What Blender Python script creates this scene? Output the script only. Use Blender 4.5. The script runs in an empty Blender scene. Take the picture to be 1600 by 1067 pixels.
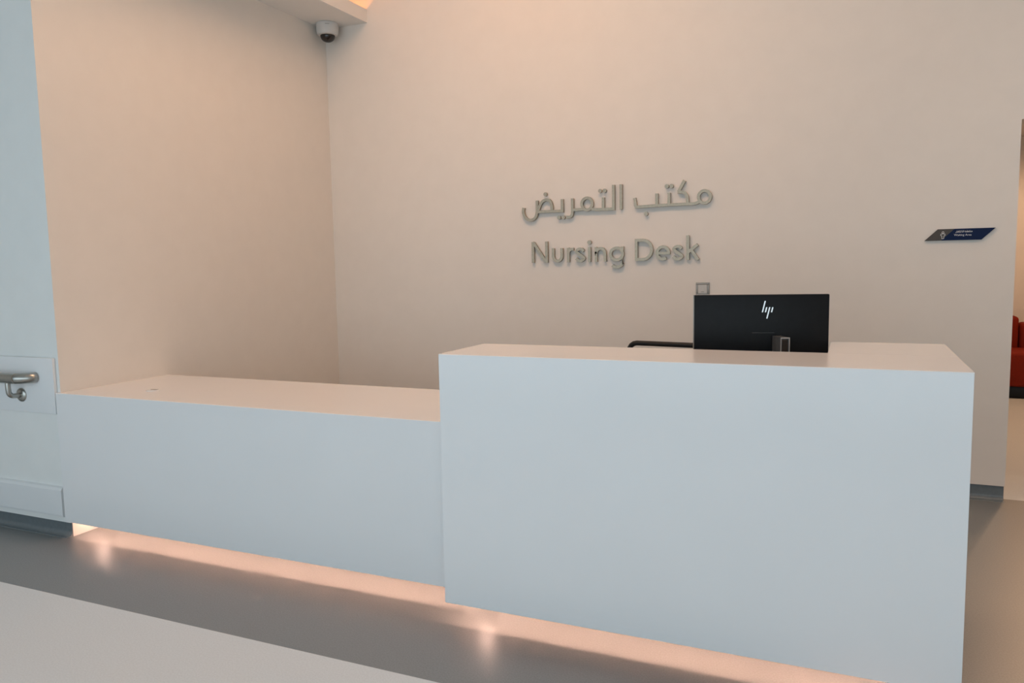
import bpy, bmesh, math, random
from mathutils import Vector, Matrix
random.seed(4)
SC = bpy.context.scene
COL = SC.collection
PI = math.pi

# ------------------------------------------------------------------ camera
F, YAW, PITCH, ROLL = 1205.98, -0.4170, -0.0990, -0.0180
CAM = Vector((1.4752, -2.6196, 1.4411))
fw = Vector((math.sin(YAW)*math.cos(PITCH), math.cos(YAW)*math.cos(PITCH), math.sin(PITCH)))
r0 = Vector((math.cos(YAW), -math.sin(YAW), 0)); u0 = r0.cross(fw)
rt = math.cos(ROLL)*r0 + math.sin(ROLL)*u0
up = -math.sin(ROLL)*r0 + math.cos(ROLL)*u0
cd = bpy.data.cameras.new('camera'); cam = bpy.data.objects.new('camera', cd); COL.objects.link(cam)
cd.sensor_width = 36; cd.lens = 36*F/1600; cd.clip_start = 0.05
m = Matrix((rt, up, -fw)).transposed().to_4x4(); m.translation = CAM
cam.matrix_world = m
SC.camera = cam

# ------------------------------------------------------------------ world, daylight, exposure
w = bpy.data.worlds.new('world'); SC.world = w; w.use_nodes = True
w.node_tree.nodes['Background'].inputs[0].default_value = (.62, .80, 1.0, 1)
w.node_tree.nodes['Background'].inputs[1].default_value = 0.06
vs = SC.view_settings
vs.view_transform = 'Standard'; vs.look = 'None'; vs.exposure = 0.0; vs.gamma = 1; vs.use_curve_mapping = False

def area(name, loc, size, power, color, direction, spread=180):
    l = bpy.data.lights.new(name, 'AREA'); l.shape = 'RECTANGLE'; l.size, l.size_y = size
    l.energy = power; l.color = color; l.spread = math.radians(spread)
    o = bpy.data.objects.new(name, l); COL.objects.link(o); o.location = loc
    o.rotation_euler = Vector(direction).to_track_quat('-Z', 'Y').to_euler()
    return o
# daylight through the glazed front of the building, behind the camera
area('daylight_facade', (-0.1, -4.6, 1.6), (8.8, 2.9), 146, (.75, .90, .985), (0, 1, 0))

# ------------------------------------------------------------------ measures (metres)
HB = .0927                      # underside of the desk fronts
HT, W, D1, DR = 1.10, 1.809, .411, .830      # high counter
HL, YL, DL = .8014, .130, .7327              # low counter
XW, YW, YB = -2.411, .150, 2.602             # left return wall, front-left wall face, back wall
XR, ZL = 2.3185, 2.204                       # right end of back wall, lintel height
YS = -.3956                                  # seam between pale and grey floor
ZSO, XSO = 3.323, -2.0153                    # soffit underside, soffit edge
ZC = 4.40                                    # main ceiling

# ------------------------------------------------------------------ materials
def principled(name, col, rough=.5, metal=0, spec=.5, coat=0, coat_rough=.1):
    mt = bpy.data.materials.new(name); mt.use_nodes = True
    b = mt.node_tree.nodes['Principled BSDF']
    b.inputs['Base Color'].default_value = (*col, 1); b.inputs['Roughness'].default_value = rough
    b.inputs['Metallic'].default_value = metal; b.inputs['Specular IOR Level'].default_value = spec
    b.inputs['Coat Weight'].default_value = coat; b.inputs['Coat Roughness'].default_value = coat_rough
    return mt
def grain(mt, scale, amount, detail=4, bump=0, rough=0, stretch=(1, 1, 1)):
    """fine procedural variation of colour, relief and gloss"""
    nt = mt.node_tree; b = nt.nodes['Principled BSDF']
    tc = nt.nodes.new('ShaderNodeTexCoord'); mp = nt.nodes.new('ShaderNodeMapping')
    mp.inputs['Scale'].default_value = stretch
    nz = nt.nodes.new('ShaderNodeTexNoise'); nz.inputs['Scale'].default_value = scale; nz.inputs['Detail'].default_value = detail
    nt.links.new(tc.outputs['Object'], mp.inputs[0]); nt.links.new(mp.outputs[0], nz.inputs['Vector'])
    c = b.inputs['Base Color'].default_value[:3]
    rp = nt.nodes.new('ShaderNodeValToRGB')
    rp.color_ramp.elements[0].position = .3; rp.color_ramp.elements[1].position = .7
    rp.color_ramp.elements[0].color = (*[max(0, v*(1-amount)) for v in c], 1)
    rp.color_ramp.elements[1].color = (*[min(1, v*(1+amount)) for v in c], 1)
    nt.links.new(nz.outputs['Fac'], rp.inputs[0]); nt.links.new(rp.outputs[0], b.inputs['Base Color'])
    if bump:
        bp = nt.nodes.new('ShaderNodeBump'); bp.inputs['Strength'].default_value = bump; bp.inputs['Distance'].default_value = .002
        nt.links.new(nz.outputs['Fac'], bp.inputs['Height']); nt.links.new(bp.outputs[0], b.inputs['Normal'])
    return mt
def emitter(name, col, strength):
    mt = bpy.data.materials.new(name); mt.use_nodes = True
    b = mt.node_tree.nodes['Principled BSDF']
    b.inputs['Base Color'].default_value = (.8, .8, .8, 1)
    b.inputs['Emission Color'].default_value = (*col, 1); b.inputs['Emission Strength'].default_value = strength
    return mt
M = dict(
    paint=grain(principled('warm_lit_wall_paint', (.80, .755, .70), .6, spec=.3), 9, .012, bump=.04),
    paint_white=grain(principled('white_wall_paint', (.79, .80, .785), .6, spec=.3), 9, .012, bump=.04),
    ceiling=grain(principled('ceiling_paint', (.80, .78, .75), .8, spec=.2), 9, .01),
    solid=grain(principled('white_solid_surface', (.815, .815, .82), .20, spec=.5), 3, .008),
    board=grain(principled('white_wall_guard', (.76, .775, .785), .35), 5, .01),
    dark_floor=grain(principled('dark_grey_vinyl', (.182, .194, .198), .38, spec=1.0), 160, .14, detail=6),
    pale_floor=grain(principled('pale_grey_vinyl', (.645, .685, .71), .35, spec=.4), 150, .06, detail=6),
    skirting=grain(principled('slate_skirting', (.125, .15, .163), .36, spec=.6), 60, .08),
    plinth=grain(principled('grey_plinth_laminate', (.78, .76, .73), .4), 30, .03),
    steel=grain(principled('brushed_steel', (.42, .41, .38), .28, metal=1), 60, .12, stretch=(1, 12, 12)),
    letter=grain(principled('letter_steel', (.42, .36, .28), .46, metal=1), 80, .10),
    black=grain(principled('black_plastic', (.008, .0085, .0095), .42, spec=.18), 40, .1),
    gloss_black=principled('black_gloss', (.012, .009, .008), .06, spec=.6),
    chair_black=grain(principled('chair_black', (.014, .014, .013), .5, spec=.3), 50, .1),
    silver=grain(principled('silver_trim', (.62, .62, .62), .3, metal=1), 60, .05),
    neck=grain(principled('graphite_metal', (.10, .105, .11), .4, metal=.4), 60, .06),
    white_plastic=grain(principled('white_plastic', (.66, .65, .63), .4), 30, .01),
    switch=grain(principled('switch_metal', (.33, .315, .29), .4, metal=.4), 60, .04),
    key=grain(principled('switch_rocker', (.62, .60, .57), .35), 40, .02),
    blue=grain(principled('blue_sign_face', (.002, .013, .060), .6, spec=.2), 40, .05),
    sign_grey=grain(principled('grey_sign_face', (.085, .080, .076), .6, spec=.2), 40, .05),
    print=grain(principled('white_print', (.72, .74, .76), .5), 40, .02),
    red=grain(principled('red_upholstery', (.19, .014, .004), .8, spec=.2), 120, .12, bump=.2),
    grey_cap=grain(principled('grey_cap', (.52, .53, .54), .4), 40, .02),
    screen=principled('dark_screen', (.01, .01, .012), .15),
    led=emitter('warm_led', (1.0, .58, .42), 106),
    led_soft=emitter('warm_led_end', (1.0, .62, .48), 44),
    cove=emitter('amber_led', (1.0, .33, .07), 42),
    panel=emitter('warm_fill_diffuser', (1.0, .605, .37), 9.2),
    lens=emitter('warm_downlight_lens', (1.0, .66, .40), 2),
)
# ------------------------------------------------------------------ mesh helpers
def link(name, bm, mat, parent=None, smooth=False):
    bmesh.ops.recalc_face_normals(bm, faces=bm.faces)
    me = bpy.data.meshes.new(name); bm.to_mesh(me); bm.free()
    me.materials.append(M[mat])
    if smooth:
        for f in me.polygons: f.use_smooth = True
        try: me.set_sharp_from_angle(angle=math.radians(35))
        except Exception: pass
    o = bpy.data.objects.new(name, me); COL.objects.link(o); o.parent = parent
    return o
def add_box(bm, a, b, bevel=0, seg=2):
    t = bmesh.new()
    bmesh.ops.create_cube(t, size=1)
    for v in t.verts:
        v.co = Vector([a[i] + (v.co[i]+.5)*(b[i]-a[i]) for i in range(3)])
    if bevel: bmesh.ops.bevel(t, geom=list(t.edges), offset=bevel, segments=seg, profile=.5, affect='EDGES')
    me = bpy.data.meshes.new('t'); t.to_mesh(me); t.free(); bm.from_mesh(me); bpy.data.meshes.remove(me)
    return bm
def box(name, a, b, mat, parent=None, bevel=0, seg=2, smooth=False):
    return link(name, add_box(bmesh.new(), a, b, bevel, seg), mat, parent, smooth or bevel > 0)
def add_prism(bm, poly, axis, a, b):
    """polygon in the two axes left over from `axis`, extruded from a to b"""
    def P(p, t):
        c = list(p); c.insert('xyz'.index(axis), t); return c
    A = [bm.verts.new(P(p, a)) for p in poly]; B = [bm.verts.new(P(p, b)) for p in poly]
    bm.faces.new(A); bm.faces.new(B[::-1])
    n = len(poly)
    for i in range(n): bm.faces.new((A[i], B[i], B[(i+1) % n], A[(i+1) % n]))
    return bm
def prism(name, poly, axis, a, b, mat, parent=None, bevel=0, smooth=False):
    bm = add_prism(bmesh.new(), poly, axis, a, b)
    if bevel: bmesh.ops.bevel(bm, geom=list(bm.edges), offset=bevel, segments=2, profile=.5, affect='EDGES')
    return link(name, bm, mat, parent, smooth or bevel > 0)
def add_lathe(bm, prof, seg=32, center=(0, 0, 0)):
    rings = []
    for r, z in prof:
        rings.append([bm.verts.new((center[0]+max(r, 1e-5)*math.cos(2*PI*k/seg), center[1]+max(r, 1e-5)*math.sin(2*PI*k/seg), center[2]+z)) for k in range(seg)])
    for a, b in zip(rings, rings[1:]):
        for k in range(seg): bm.faces.new((a[k], a[(k+1) % seg], b[(k+1) % seg], b[k]))
    bm.faces.new(rings[0][::-1]); bm.faces.new(rings[-1])
    return bm
def add_tube(bm, pts, rad, seg=16, sub=6, smooth=True):
    pts = [Vector(p) for p in pts]
    if smooth and len(pts) > 2:
        q = [pts[0]*2-pts[1]] + pts + [pts[-1]*2-pts[-2]]; out = []
        for i in range(1, len(q)-2):
            for k in range(sub):
                t = k/sub; a, b, c, d = q[i-1], q[i], q[i+1], q[i+2]
                out.append(.5*((2*b)+(c-a)*t+(2*a-5*b+4*c-d)*t*t+(3*b-a-3*c+d)*t**3))
        pts = out+[pts[-1]]
    rings = []; n0 = None
    for i, p in enumerate(pts):
        t = (pts[min(i+1, len(pts)-1)]-pts[max(i-1, 0)]).normalized()
        if n0 is None: n0 = t.orthogonal().normalized()
        n0 = (n0-t*n0.dot(t)).normalized(); b = t.cross(n0)
        r = rad[i] if isinstance(rad, list) else rad
        rings.append([bm.verts.new(p+r*(math.cos(2*PI*k/seg)*n0+math.sin(2*PI*k/seg)*b)) for k in range(seg)])
    for a, b in zip(rings, rings[1:]):
        for k in range(seg): bm.faces.new((a[k], a[(k+1) % seg], b[(k+1) % seg], b[k]))
    bm.faces.new(rings[0][::-1]); bm.faces.new(rings[-1])
    return bm
def tube(name, pts, rad, mat, parent=None, **k):
    return link(name, add_tube(bmesh.new(), pts, rad, **k), mat, parent, True)
def thing(name, label, cat, loc=(0, 0, 0), rotz=0, group=None):
    o = bpy.data.objects.new(name, None); COL.objects.link(o); o.location = loc; o.rotation_euler = (0, 0, rotz)
    o.empty_display_size = .1
    o['label'] = label; o['category'] = cat
    if group: o['group'] = group
    return o
def tag(o, label, cat, group=None):
    o['label'] = label; o['category'] = cat
    if group: o['group'] = group
    return o
def struct(o, label=None):
    o['kind'] = 'structure'
    if label: o['label'] = label
    return o

# ------------------------------------------------------------------ the room
XL, XE, YF, YE = -6.2, 5.2, -4.8, 7.6
def floor_piece(name, poly, mat, label):
    return struct(prism(name, poly, 'z', -.06, 0, mat), label)
floor_piece('floor', [(XL, YF), (XE, YF), (XE, YS), (XL, YS)], 'pale_floor', 'pale grey speckled vinyl floor in front of the desk')
floor_piece('floor', [(XL, YS), (XE, YS), (XE, 2.655), (XL, 2.655)], 'dark_floor', 'dark grey vinyl floor band around the desk')
floor_piece('floor', [(XL, 2.655), (XE, 2.655), (XE, YE), (XL, YE)], 'pale_floor', 'pale vinyl floor of the waiting area beyond the opening')
ZK = .080
# front-left wall (with the handrail): a block whose right end face is the return wall behind the low counter
wl = struct(box('wall_left', (XL, YW, ZK), (XW, YB, ZC), 'paint'), 'white painted wall with the handrail, turning back to the desk')
wl.data.materials.append(M['paint_white'])          # white towards the hall; alcove colour holds part of the warm light
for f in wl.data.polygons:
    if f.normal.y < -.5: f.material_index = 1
struct(box('wall_left', (XL, YW+.012, 0), (XW-.0005, YB, ZK), 'paint'), 'foot of the white wall beside the desk')
struct(box('wall_back', (XL, YB, .09), (XR, YB+.16, ZC), 'paint'), 'beige lit wall carrying the lettering')
struct(box('wall_back', (XL, YB+.012, 0), (XR-.012, YB+.16, .09), 'paint'), 'foot of the back wall')
struct(box('wall_back', (XR, YB, ZL), (XE, YB+.16, ZC), 'paint'), 'wall above the opening to the waiting area')
struct(box('wall_right', (XE, YF, 0), (XE+.15, YE, ZC), 'paint'), 'side wall')
struct(box('wall_far', (XL, YE, 0), (XE, YE+.15, ZC), 'paint'), 'far wall of the waiting area')
struct(box('wall_side', (XL-.15, YF, 0), (XL, YE, ZC), 'paint'), 'side wall')
struct(box('ceiling', (XL, YF, ZC), (XE, YB+.16, ZC+.1), 'ceiling'), 'main ceiling')
struct(box('ceiling', (XL, YB+.16, 2.75), (XE, YE, 2.85), 'ceiling'), 'lower ceiling of the waiting area')
# ceiling soffit running along the return wall, cove light on top of it
struct(box('ceiling', (XW, YW, ZSO), (XSO, YB, ZSO+.035), 'ceiling'), 'ceiling soffit board along the return wall')
struct(box('trim_1', (XSO-.02, YW, ZSO+.035), (XSO, YB, ZSO+.10), 'ceiling'), 'upstand lip of the soffit')
cl = thing('cove_light', 'amber cove light glowing on top of the ceiling soffit', 'cove light', (XSO-.10, 1.35, ZSO+.035))
box('housing', (-.02, -1.15, 0), (.02, 1.2, .012), 'white_plastic', cl)
box('led_strip', (-.008, -1.14, .0122), (.008, 1.19, .016), 'cove', cl)

def cove_skirting(name, x0, x1, y, h, label):
    # flat face set back under the wall finish, concave sweep at the floor
    prof = [(y+.012, 0), (y-.024, 0), (y-.022, .0025)]
    for k in range(1, 8):
        a = PI/2*k/7
        prof.append((y-.022+.030*math.sin(a), .0025+.030*(1-math.cos(a))))
    prof += [(y+.008, h-.004), (y+.012, h-.004)]
    bm = bmesh.new()
    add_prism(bm, prof, 'x', x0, x1)
    return struct(link(name, bm, 'skirting', None, True), label)
cove_skirting('baseboard_left', XL, XW, YW, ZK, 'dark slate coved skirting below the handrail wall')
cove_skirting('baseboard_back', XW+.01, XR-.004, YB, .092, 'dark slate coved skirting at the foot of the back wall')

# ------------------------------------------------------------------ wall guard, bumper rail, handrail
g = box('wall_guard_board', (XL+.1, YL+.001, .683), (-2.434, YW, .987), 'board', bevel=.004)
tag(g, 'wide white wall guard board behind the steel handrail', 'wall guard')
bm = bmesh.new()
add_prism(bm, [(YW, .112), (YL-.001, .116), (YL-.003, .125), (YL-.003, .262), (YL+.004, .276), (YW, .281)], 'x', XL+.1, -2.436)
g = link('bumper_rail', bm, 'board', None)
tag(g, 'low white bumper strip just above the dark skirting', 'bumper rail')
h = thing('handrail', 'stainless steel handrail on the white guard board', 'handrail', (-2.74, YL, .88))
RY = -.072
tube('rail_tube', [(-3.2, RY, 0), (-1.2, RY, 0), (-.4, RY, 0), (.07, RY, 0), (.105, RY+.003, 0), (.140, RY+.018, 0), (.163, RY+.045, 0), (.168, RY+.068, 0)], .0285, 'steel', h, seg=24)
for bx in (0, -1.1):
    br = tube('bracket', [(bx+.040, RY, -.02), (bx+.040, RY, -.060), (bx+.040, RY+.003, -.084), (bx+.040, RY+.014, -.097), (bx+.040, RY+.032, -.102), (bx+.040, -.006, -.102)], .0135, 'steel', h, seg=14)
    b2 = bmesh.new(); add_lathe(b2, [(.0, 0), (.038, 0), (.038, .005), (.035, .009), (.022, .014), (0, .015)], 28)
    bmesh.ops.rotate(b2, verts=b2.verts, matrix=Matrix.Rotation(PI/2, 3, 'X')); bmesh.ops.translate(b2, verts=b2.verts, vec=(bx+.040, 0.001, -.102))
    link('rosette', b2, 'steel', br, True)

# ------------------------------------------------------------------ low counter
X0 = XW-.012
lc = thing('low_counter', 'low white counter wing between the return wall and the high counter', 'counter', (-1.2, .5, 0))
def L(v): return (v[0]+1.2, v[1]-.5, v[2])
def lbox(name, a, b, mat, bevel=0, parent=None): return box(name, L(a), L(b), mat, parent or lc, bevel)
bm = bmesh.new()
yl, yk = YL-.5, YL-.5+DL
prof = [(yl, HB), (yl, HL-.003), (yl+.001, HL-.001), (yl+.003, HL), (yk-.003, HL), (yk, HL-.003), (yk, HL-.04), (yl+.012, HL-.04), (yl+.012, HB)]
add_prism(bm, prof, 'x', XW+.0005+1.2, 0+1.2)
# the front laps over the wall corner by a finger's width
add_prism(bm, [(yl, HB), (yl, HL-.003), (yl+.001, HL-.001), (yl+.003, HL), (YW-.5-.0005, HL), (YW-.5-.0005, HB)], 'x', X0+1.2, XW+.0005+1.2)
sh = link('front_shell', bm, 'solid', lc)
lbox('bottom_panel', (XW+.001, YL+.013, .142), (0, YL+DL-.05, .158), 'plinth')
lbox('plinth', (-2.27, .32, 0), (-.02, YL+DL-.12, .142), 'plinth')
lbox('back_panel', (XW+.001, YL+DL-.07, .158), (0, YL+DL-.052, HL-.04), 'solid')
lbox('led_strip', (XW+.12, YL+.0125, .136), (-.01, YL+.0165, .1415), 'led')
lbox('led_strip', (-2.345, .25, .134), (-2.300, .29, .1415), 'led_soft')
# cable grommet in its top
gr = thing('cable_grommet', 'small round white cable grommet on the low counter top', 'grommet', (-1.972, .365, HL))
bm = bmesh.new(); add_lathe(bm, [(0, 0), (.036, 0), (.036, .0022), (.033, .0035), (.026, .0035), (.025, .0022), (0, .0022)], 36)
link('ring', bm, 'solid', gr, True)
box('ring_shade', (-.022, .004, .0023), (.022, .022, .0036), 'switch', gr, .0008)  # grey bar standing in for the shadow at the ring's far side

# ------------------------------------------------------------------ high counter
hc = thing('reception_counter', 'tall white reception counter with a glossy ledge holding no objects', 'counter', (.9, .4, 0))
hc['label'] = 'tall white reception counter standing in front of the monitor'
def H(v): return (v[0]-.9, v[1]-.4, v[2])
def hbox(name, a, b, mat, bevel=0): return box(name, H(a), H(b), mat, hc, bevel)
bm = bmesh.new()
prof = [(-.4, HB), (-.4, HT-.003), (-.399, HT-.001), (-.397, HT), (D1-.4-.002, HT), (D1-.4, HT-.002), (D1-.4, HT-.04), (-.388, HT-.04), (-.388, HB)]
XI = 1.395
add_prism(bm, prof, 'x', -.9, W-.9)
link('front_shell', bm, 'solid', hc)
hbox('return_block', (XI, .0125, HB), (W, D1, HT-.0405), 'solid')
hbox('return_block', (XI, D1+.0003, HB), (W, DR, HT), 'solid')
hbox('side_panel', (0, .0125, HB), (.02, DR, .74), 'solid')
hbox('side_panel', (0, .0125, .74), (.02, D1, HT-.04), 'solid')
hbox('worktop', (.021, .0125, .71), (XI-.001, DR, .74), 'solid')
hbox('bottom_panel', (.021, .0125, .142), (XI-.001, DR-.35, .158), 'plinth')
hbox('plinth', (.15, .19, 0), (W-.12, DR-.2, .0915), 'plinth')
hbox('led_strip', (.022, .0125, .136), (XI-.002, .0165, .1415), 'led')
hbox('led_strip', (.075, .16, .134), (.115, .20, .1415), 'led_soft')
hbox('led_strip', (XI+.005, .020, .0885), (W-.05, .028, .0925), 'led')
cp = box('cover_plate', (W, .07, .965), (W+.007, .13, 1.01), 'grey_cap', bevel=.0015)
tag(cp, 'small pale grey cover plate on the right end of the tall counter', 'cover plate')

# ------------------------------------------------------------------ monitor
A = math.radians(11)
mon = thing('monitor', 'black all-in-one monitor seen from behind on the counter', 'monitor', (1.120, .74, .7405), A)
MW, MH, Z0 = .541, .335, .224
def rb(name, a, b, mat, parent, bevel=.004): return box(name, a, b, mat, parent, bevel)
# local axes: +x along the width, -y is the back shown to the camera
rb('back_cover', (-MW/2+.004, -.016, Z0), (MW/2-.001, .010, Z0+MH), 'black', mon, .003)
rb('bezel', (-MW/2, .0101, Z0), (MW/2, .022, Z0+MH), 'switch', mon, .002)
rb('screen', (-MW/2+.008, .0221, Z0+.02), (MW/2-.008, .0235, Z0+MH-.008), 'screen', mon, 0)
nk = rb('stand_neck', (.040, -.098, .02), (.078, -.0165, Z0+.166), 'neck', mon, .0015)
rb('slot_panel', (.0465, -.0995, .03), (.0715, -.0983, Z0+.158), 'gloss_black', nk, 0)
bm = bmesh.new()
for a, b in (((.040, -.1015, .02), (.0425, -.0983, Z0+.166)), ((.0745, -.1015, .02), (.078, -.0983, Z0+.166)), ((.0426, -.1015, Z0+.162), (.0744, -.0983, Z0+.166))):
    add_box(bm, a, b)
link('slot_rim', bm, 'silver', nk)
NP = Vector((.059, -.05, 0)); NR = Matrix.Rotation(math.radians(17), 4, 'Z')
nk.matrix_local = Matrix.Translation(NP) @ NR @ Matrix.Translation(-NP) @ Matrix.Translation((.012, -.016, 0))
rb('stand_base', (-.11, -.13, 0), (.20, .10, .0195), 'neck', mon, .004)
# raised maker's mark: four slanted bars
bm = bmesh.new()
def bar(x, z0, z1, wd=.0050, sl=.23, zc=0):
    add_prism(bm, [(x+sl*(z0-zc)-wd/2, z0), (x+sl*(z0-zc)+wd/2, z0), (x+sl*(z1-zc)+wd/2, z1), (x+sl*(z1-zc)-wd/2, z1)], 'y', -.0175, -.0158)
lz = Z0+.262; x1 = .009
bar(x1, lz, lz+.047, zc=lz); bar(x1+.0120, lz, lz+.0210, zc=lz); bar(x1+.0240, lz-.026, lz+.0210, zc=lz); bar(x1+.0360, lz, lz+.0210, zc=lz)
link('logo_mark', bm, 'silver', mon)
bm = bmesh.new()
add_box(bm, (-.03, -.0168, Z0+.176), (.058, -.0158, Z0+.1775))
link('vent_line', bm, 'gloss_black', mon)

# ------------------------------------------------------------------ office chair behind the desk
ch = thing('office_chair', 'black office chair showing its top rail above the counter', 'chair', (.47, 1.42, 0), math.radians(-9))
def rrect(w2, z0, z1, r, y):
    pts = []
    for cx, cz, a0 in ((w2-r, z1-r, 0), (-w2+r, z1-r, 90), (-w2+r, z0+r, 180), (w2-r, z0+r, 270)):
        for k in range(5):
            a = math.radians(a0+k*22.5); pts.append((cx+r*math.cos(a), y, cz+r*math.sin(a)))
    return pts
ring = rrect(.235, .56, .977, .050, .30); ring.append(ring[0])
tube('back_frame', ring, .0150, 'chair_black', ch, smooth=False, seg=12)
bm = bmesh.new()
for k in range(18):
    z = .585+k*.0185
    add_box(bm, (-.222, .297, z), (.222, .303, z+.012))
bk = link('back_mesh', bm, 'chair_black', ch)
bm = bmesh.new(); add_box(bm, (-.24, -.25, .43), (.24, .23, .50), .03, 3)
link('seat', bm, 'chair_black', ch, True)
tube('back_spine', [(0, .1, .425), (0, .28, .43), (0, .315, .50), (0, .315, .75)], .02, 'chair_black', ch)
bm = bmesh.new(); add_lathe(bm, [(.03, .08), (.03, .25), (.018, .25), (.018, .43), (.05, .43)], 20); link('gas_column', bm, 'chair_black', ch, True)
for k in range(5):
    a = 2*PI*k/5+.3; c, s = math.cos(a), math.sin(a)
    lg = tube('leg', [(.02*c, .02*s, .115), (.15*c, .15*s, .10), (.28*c, .28*s, .075)], .018, 'chair_black', ch)
    b2 = bmesh.new(); add_lathe(b2, [(0, -.018), (.026, -.018), (.0285, 0), (.026, .018), (0, .018)], 16)
    bmesh.ops.rotate(b2, verts=b2.verts, matrix=Matrix.Rotation(PI/2, 3, 'X')); bmesh.ops.translate(b2, verts=b2.verts, vec=(.285*c, .285*s, .0287))
    link('caster', b2, 'chair_black', lg, True)

# ------------------------------------------------------------------ wall lettering
def catmull(pts, sub=6, closed=False):
    n = len(pts); out = []
    g = (lambda i: pts[i % n]) if closed else (lambda i: pts[min(max(i, 0), n-1)])
    for i in range(n if closed else n-1):
        a, b, c, d = g(i-1), g(i), g(i+1), g(i+2)
        for k in range(sub):
            t = k/sub
            out.append(tuple(.5*(2*b[j]+(c[j]-a[j])*t+(2*a[j]-5*b[j]+4*c[j]-d[j])*t*t+(3*b[j]-a[j]-3*c[j]+d[j])*t**3) for j in (0, 1)))
    if not closed: out.append(tuple(pts[-1]))
    return out
def arc(cx, cz, rx, rz, a0, a1, n=20):
    return [(cx+rx*math.cos(math.radians(a0+(a1-a0)*k/n)), cz+rz*math.sin(math.radians(a0+(a1-a0)*k/n))) for k in range(n+1)]
def stroke(bm, pts, wd, y0, y1, closed=False):
    """ribbon of constant width with mitred joints, extruded between y0 and y1"""
    P = []
    for p in pts:
        v = Vector((p[0], p[1]))
        if not P or (v-P[-1]).length > 1e-5: P.append(v)
    n = len(P); rows = []
    for i in range(n):
        a = P[(i-1) % n] if (closed or i > 0) else None
        b = P[(i+1) % n] if (closed or i < n-1) else None
        d1 = (P[i]-a).normalized() if a is not None else None
        d2 = (b-P[i]).normalized() if b is not None else None
        d1 = d1 or d2; d2 = d2 or d1
        nn = Vector((-d1.y-d2.y, d1.x+d2.x)); nn.normalize()
        k = min(1.8, 1/max(.3, nn.dot(Vector((-d1.y, d1.x)))))
        off = nn*wd/2*k
        row = []
        for s, y in ((1, y0), (-1, y0), (-1, y1), (1, y1)):
            q = P[i]+off*s; row.append(bm.verts.new((q.x, y, q.y)))
        rows.append(row)
    for i in range(n if closed else n-1):
        A_, B_ = rows[i], rows[(i+1) % n]
        for k in range(4): bm.faces.new((A_[k], A_[(k+1) % 4], B_[(k+1) % 4], B_[k]))
    if not closed: bm.faces.new(rows[0]); bm.faces.new(rows[-1][::-1])
def disc(bm, x, z, r, y0, y1, n=20):
    add_prism(bm, [(x+r*math.cos(2*PI*k/n), z+r*math.sin(2*PI*k/n)) for k in range(n)], 'y', y0, y1)
YT0, YT1 = YB-.023, YB-.003                  # front and back of the raised letters
def letter(name, parent, org, strokes, wd, dots=()):
    bm = bmesh.new(); j = 0
    for pts, closed in strokes:
        stroke(bm, [(p[0]-org[0], p[1]-org[2]) for p in pts], wd, YT0-org[1]-.0003*j, YT1-org[1], closed); j += 1
    for x, z, r in dots: disc(bm, x-org[0], z-org[2], r, YT0-org[1], YT1-org[1])
    # fixing pins that hold the letter off the wall
    for pts, closed in strokes[:1]:
        p = pts[len(pts)//2]; disc(bm, p[0]-org[0], p[1]-org[2], .004, YT1-org[1], YB-org[1], 8)
    for x, z, r in dots: disc(bm, x-org[0], z-org[2], .004, YT1-org[1], YB-org[1], 8)
    return link(name, bm, 'letter', parent)

B0, XH, CAP = 1.452, 1.553, 1.602           # baseline, x height, cap height
LW = .0195; hw = LW/2
org = (-.06, YB, B0)
en = thing('latin_lettering', 'raised steel letters reading Nursing Desk on the back wall', 'lettering', org)
cz, rz = (B0+XH)/2, (XH-B0)/2-hw
def ess(x0, x1):
    c = (x0+x1)/2; rx = (x1-x0)/2-hw; t = rz/2
    return catmull([(x1-hw-.002, XH-hw-.016), (c+rx*.35, XH-hw-.001), (c-rx*.45, XH-hw-.002), (x0+hw+.001, cz+t+.003), (c-rx*.35, cz+.007), (c+rx*.3, cz-.006), (x1-hw, cz-t-.004), (c+rx*.4, B0+hw), (c-rx*.4, B0+hw), (x0+hw-.004, B0+hw+.014)], 6)
latin = [
    ('N', [([(-.650, B0), (-.650, CAP)], 0), ([(-.644, CAP-.008), (-.552, B0+.008)], 0), ([(-.545, B0), (-.545, CAP)], 0)], ()),
    ('u', [([(-.495, XH), (-.495, B0+.045)] + arc(-.4625, B0+.045, .0325, .045-hw, 180, 360, 14) + [(-.430, B0+.045), (-.430, XH)], 0)], ()),
    ('r', [([(-.3805, B0), (-.3805, XH)], 0), (catmull([(-.3805, XH-.035), (-.372, XH-.018), (-.358, XH-hw-.001), (-.339, XH-hw)]), 0)], ()),
    ('s', [(ess(-.329, -.254), 0)], ()),
    ('i', [([(-.2235, B0), (-.2235, XH)], 0)], ((-.2235, CAP-.014, .0145),)),
    ('n', [([(-.1755, B0), (-.1755, XH)], 0), ([(-.1755, XH-.044)] + arc(-.143, XH-.045, .0325, .045-hw, 180, 0, 14) + [(-.1105, B0)], 0)], ()),
    ('g', [(arc(-.0275, cz, .0525-hw+.001, rz, 0, 360, 32)[:-1], 1), ([(.0145, XH), (.0145, B0-.012)] + arc(-.0270, B0-.008, .0415, .039-hw+.002, 0, -140, 14), 0)], ()),
    ('D', [([(.112, B0+hw), (.112, CAP-hw), (.150, CAP-hw)] + arc(.155, (B0+CAP)/2, .063, (CAP-B0)/2-hw, 90, -90, 20) + [(.150, B0+hw)], 1)], ()),
    ('e', [(arc(.2945, cz, .0395, rz, 0, 304, 28), 0), ([(.258, cz-.001), (.3437, cz-.001)], 0)], ()),
    ('s', [(ess(.357, .432), 0)], ()),
    ('k', [([(.4615, B0), (.4615, CAP+.012)], 0), ([(.4615, cz+.000), (.526, XH)], 0), ([(.484, cz+.016), (.530, B0)], 0)], ()),
]
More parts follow.
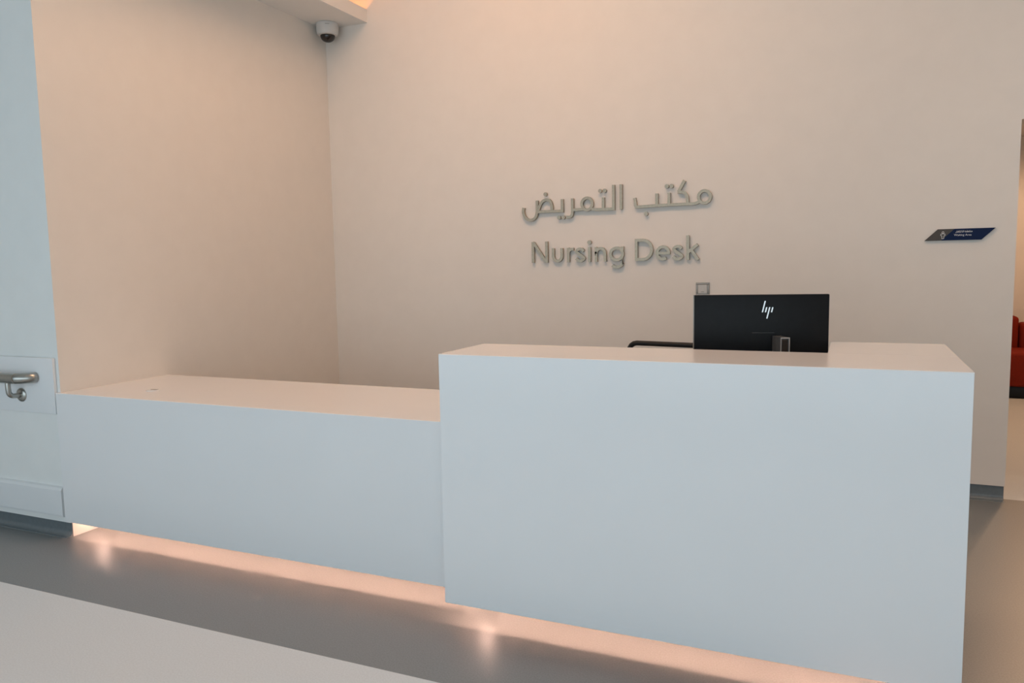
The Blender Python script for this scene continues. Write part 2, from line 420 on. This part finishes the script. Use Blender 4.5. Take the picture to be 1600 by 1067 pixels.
for nm, st, dots in latin: letter('letter', en, org, st, LW, dots)

org = (-.06, YB, 1.82)
ar = thing('arabic_lettering', 'raised steel Arabic lettering on the back wall above the Latin line', 'lettering', org)
AW = .0192; BL = 1.817
def seg(*p): return (list(p), 0)
def cur(*p): return (catmull(list(p)), 0)
def ringe(cx, cz, rx, rz): return (arc(cx, cz, rx, rz, 0, 360, 32)[:-1], 1)
letter('letter_group', ar, org, [           # meem kaf teh beh
    seg((.467, BL+.004), (.336, BL+.004), (.253, BL+.003), (.112, BL), (.108, BL+.012), (.100, BL+.060)),
    ringe(.568, 1.862, .0385, .040),
    cur((.538, 1.836), (.522, 1.826), (.500, 1.821), (.459, 1.821)),
    seg((.438, 1.976), (.3985, 1.904)),
    (catmull([(.392, 1.902), (.425, 1.900), (.444, 1.890), (.455, 1.869), (.458, 1.840), (.458, 1.812)]), 0),
    seg((.253, 1.900), (.253, 1.815)), seg((.3355, 1.900), (.3355, 1.815))], AW)
letter('letter', ar, org, [seg((.005, 1.975), (.005, 1.806))], AW)
letter('letter_group', ar, org, [           # lam teh meem reh
    seg((-.048, 1.974), (-.048, 1.812), (-.121, 1.812), (-.180, 1.813), (-.205, 1.818)),
    seg((-.121, 1.893), (-.121, 1.812)),
    ringe(-.2385, 1.854, .0385, .0415),
    seg((-.346, 1.818), (-.310, 1.817), (-.268, 1.820)),
    ([(-.346, 1.897), (-.346, 1.815)] + catmull([(-.346, 1.808), (-.350, 1.785), (-.362, 1.771), (-.393, 1.769)]), 0)], AW)
letter('letter_group', ar, org, [           # yeh dad
    seg((-.423, 1.896), (-.423, 1.814), (-.502, 1.815), (-.614, 1.815)),
    cur((-.609, 1.818), (-.600, 1.838), (-.586, 1.870), (-.566, 1.891), (-.541, 1.898), (-.517, 1.889), (-.504, 1.864), (-.500, 1.837), (-.501, 1.816)),
    ([(-.613, 1.895)] + catmull([(-.614, 1.820), (-.620, 1.790), (-.634, 1.770), (-.657, 1.759), (-.682, 1.761), (-.704, 1.776), (-.717, 1.799), (-.722, 1.824), (-.718, 1.849)]), 0)], AW)
for x, z in ((-.549, 1.937), (-.447, 1.768), (-.415, 1.768), (-.143, 1.938), (-.111, 1.938), (.321, 1.944), (.352, 1.944), (.179, 1.768)):
    letter('letter_dot', ar, org, [], AW, ((x, z, .0135),))

# ------------------------------------------------------------------ direction sign
sg = thing('waiting_area_sign', 'blue and grey slanted wall sign pointing to the waiting area', 'sign', (2.03, YB, 1.571))
Z1, Z2 = -.033, .033
sl = .068
def par(x0, x1): return [(x0, Z1), (x1, Z1), (x1+sl, Z2), (x0+sl, Z2)]
prism('icon_panel', par(-.176, -.0905), 'y', -.012, 0, 'sign_grey', sg)
prism('text_panel', par(-.090, .116), 'y', -.012, 0, 'blue', sg)
bm = bmesh.new()   # outlined standing figure
stroke(bm, arc(-.081, .0135, .0052, .0052, 0, 360, 14)[:-1], .0022, -.0132, -.0119, True)
stroke(bm, [(-.081, -.023), (-.086, -.022), (-.0865, -.006), (-.0925, -.004), (-.091, .0055), (-.071, .0055), (-.0695, -.004), (-.0755, -.006), (-.076, -.022)], .0024, -.0132, -.0119, True)
link('person_icon', bm, 'print', sg)
def text_mesh(name, body, size, x, z, parent, mat):
    cu = bpy.data.curves.new(name, 'FONT'); cu.body = body; cu.size = size; cu.extrude = .0003; cu.align_x = 'LEFT'
    cu.resolution_u = 2
    ob = bpy.data.objects.new('tmp', cu); COL.objects.link(ob)
    bpy.context.view_layer.update()
    me = bpy.data.meshes.new_from_object(ob.evaluated_get(bpy.context.evaluated_depsgraph_get()))
    bpy.data.objects.remove(ob); bpy.data.curves.remove(cu)
    me.materials.clear(); me.materials.append(M[mat])
    o = bpy.data.objects.new(name, me); COL.objects.link(o); o.parent = parent
    o.location = (x, -.0124, z); o.rotation_euler = (PI/2, 0, 0)
    return o
text_mesh('latin_print', 'Waiting Area', .0165, -.024, -.0085, sg, 'print')
# the Arabic line as fine strokes
bm = bmesh.new(); ox, oz, s = -.016, .0125, 1.0
def fine(pts, closed=False): stroke(bm, [(ox+p[0]*.001, oz+p[1]*.001) for p in pts], .0017, -.0131, -.0119, closed)
def pt(x, z): disc(bm, ox+x*.001, oz+z*.001, .0011, -.0131, -.0119, 8)
# right word: meem noon tah qaf teh-marbuta
fine(arc(82, 2.5, 2.4, 2.4, 0, 360, 12)[:-1], True); fine([(80, 0), (57, 0)]); fine([(75.5, 0), (75.5, 4.5)]); pt(75.5, 8)
fine(arc(67, 2.2, 3.8, 2.2, 0, 360, 12)[:-1], True); fine([(69.5, 2), (69.5, 10)]); fine(arc(59.5, 3.0, 2.3, 2.4, 0, 360, 12)[:-1], True); pt(58, 8.3); pt(61, 8.3)
fine([(57, 0), (53, .3), (52.4, 3.4)]); fine(arc(50.5, 2.4, 2.4, 2.6, 0, 360, 12)[:-1], True); pt(49, 8); pt(52, 8)
# left word: alef lam alef noon teh zah alef reh
fine([(42, 0), (42, 10)]); fine([(38, 10), (38.2, .8), (33, 0), (31, 10)]); fine([(27, 4.5), (27, 0), (6, 0)]); pt(27, 8); fine([(22, 0), (22, 4.5)]); pt(20.8, 8); pt(23.6, 8)
fine(arc(14.5, 2.2, 3.8, 2.2, 0, 360, 12)[:-1], True); fine([(17, 2), (17, 10)]); pt(13, 7); fine([(7, 0), (7, 10)]); fine([(3, 4), (3, -1), (0, -3)])
link('arabic_print', bm, 'print', sg)

# ------------------------------------------------------------------ light switch
sw = thing('light_switch', 'square metal light switch on the wall just above the monitor', 'switch', (.558, YB, 1.258))
bm = bmesh.new()
for a, b in (((-.044, -.010, -.044), (.044, 0, -.030)), ((-.044, -.010, .030), (.044, 0, .044)), ((-.044, -.010, -.030), (-.030, 0, .030)), ((.030, -.010, -.030), (.044, 0, .030))): add_box(bm, a, b, .0015)
link('frame', bm, 'switch', sw, True)
rk = prism('rocker', [(-.009, -.029), (-.013, .029), (-.001, .029), (-.001, -.029)], 'x', -.029, .029, 'key', sw)
box('indicator', (-.010, -.0112, -.020), (.010, -.0100, -.0165), 'switch', rk)

# ------------------------------------------------------------------ dome security camera
dm = thing('security_camera', 'white dome security camera with a black eye under the soffit', 'camera', (-2.3, 2.48, ZSO))
bm = bmesh.new(); add_lathe(bm, [(0, 0), (.080, 0), (.084, -.004), (.085, -.050), (.082, -.072), (.074, -.086), (.060, -.090), (0, -.088)], 40)
link('housing', bm, 'white_plastic', dm, True)
bm = bmesh.new(); add_lathe(bm, [(.056, -.088)] + [(.056*math.cos(a*PI/20), -.094-.046*math.sin(a*PI/20)) for a in range(0, 11)], 36)
link('dome', bm, 'gloss_black', dm, True)
bd = box('badge', (-.016, -.0858, -.024), (.016, -.0835, -.0205), 'switch', dm)
bd.rotation_euler = (0, 0, math.radians(36))

# ------------------------------------------------------------------ downlights (out of frame, in the main ceiling)
def downlight(x, y, z, power, col, label, angle=110, blend=.6, r=.06):
    t = thing('downlight', label, 'downlight', (x, y, z), 0, 'recessed ceiling downlights')
    bm = bmesh.new(); add_lathe(bm, [(r*.8, -.001), (r*1.15, -.001), (r*1.15, -.006), (r*.85, -.010), (r*.8, -.006)], 28)
    link('trim_ring', bm, 'white_plastic', t, True)
    bm = bmesh.new(); add_lathe(bm, [(0, -.002), (r*.8, -.002), (r*.8, -.004), (0, -.004)], 28)
    link('lens', bm, 'lens', t)
    l = bpy.data.lights.new('downlight_lamp', 'SPOT'); l.energy = power; l.color = col; l.spot_size = math.radians(angle); l.spot_blend = blend; l.shadow_soft_size = r
    o = bpy.data.objects.new('downlight_lamp', l); COL.objects.link(o); o.parent = t; o.location = (0, 0, -.02)
    return t
def fill_panel(x, y, sx, sy, label):
    t = thing('fill_panel_light', label, 'ceiling light', (x, y, ZC))
    bm = bmesh.new(); f = .03
    for a, b in (((-sx/2-f, -sy/2-f, -.012), (sx/2+f, -sy/2, 0)), ((-sx/2-f, sy/2, -.012), (sx/2+f, sy/2+f, 0)), ((-sx/2-f, -sy/2, -.012), (-sx/2, sy/2, 0)), ((sx/2, -sy/2, -.012), (sx/2+f, sy/2, 0))): add_box(bm, a, b)
    link('frame', bm, 'white_plastic', t)
    box('diffuser', (-sx/2, -sy/2, -.009), (sx/2, sy/2, -.002), 'panel', t)
fill_panel(-.3, .58, 2.3, .8, 'long warm fill panel added out of view above the desk')  # unseen panel, put in to spread even warm light over the alcove
fill_panel(3.7, .5, .8, .8, 'warm fill panel added out of view right of the desk')  # second unseen panel, added to lift the dim right side
WARM = (1.0, .60, .34)
downlight(-.55, 2.0, ZC, 20, (1.0, .42, .14), 'recessed amber downlight close to the back wall', 130, 1.0)
downlight(2.25, 1.95, ZC, 50, (1.0, .84, .70), 'added unseen downlight brightening the lower wall beside the opening', 48, 1.0)  # extra lamp out of view, added to raise the low wall there
downlight(3.0, 4.6, 2.75, 88, WARM, 'recessed warm downlight in the waiting area near the opening', 172, .5)
downlight(3.4, 6.3, 2.75, 88, WARM, 'recessed warm downlight in the waiting area above the sofa', 172, .5)

# ------------------------------------------------------------------ sofa in the waiting area
so = thing('sofa', 'red orange upholstered sofa in the waiting area beyond the wall', 'sofa', (3.43, 6.85, 0))
SX = 1.0
box('base', (-SX+.03, -.33, 0), (SX-.03, .33, .12), 'black', so, .008)
box('seat_cushion', (-SX, -.37, .121), (-.01, .20, .47), 'red', so, .035, 4)
box('seat_cushion', (.01, -.37, .121), (SX, .20, .47), 'red', so, .035, 4)
for k in range(3):
    x0 = -SX+k*.667
    b = box('back_cushion', (x0+.003, .16, .44), (x0+.664, .38, .80 if k % 2 == 0 else .73), 'red', so, .04, 4)
box('back_rest', (-SX, .30, .121), (SX, .40, .60), 'red', so, .03, 3)
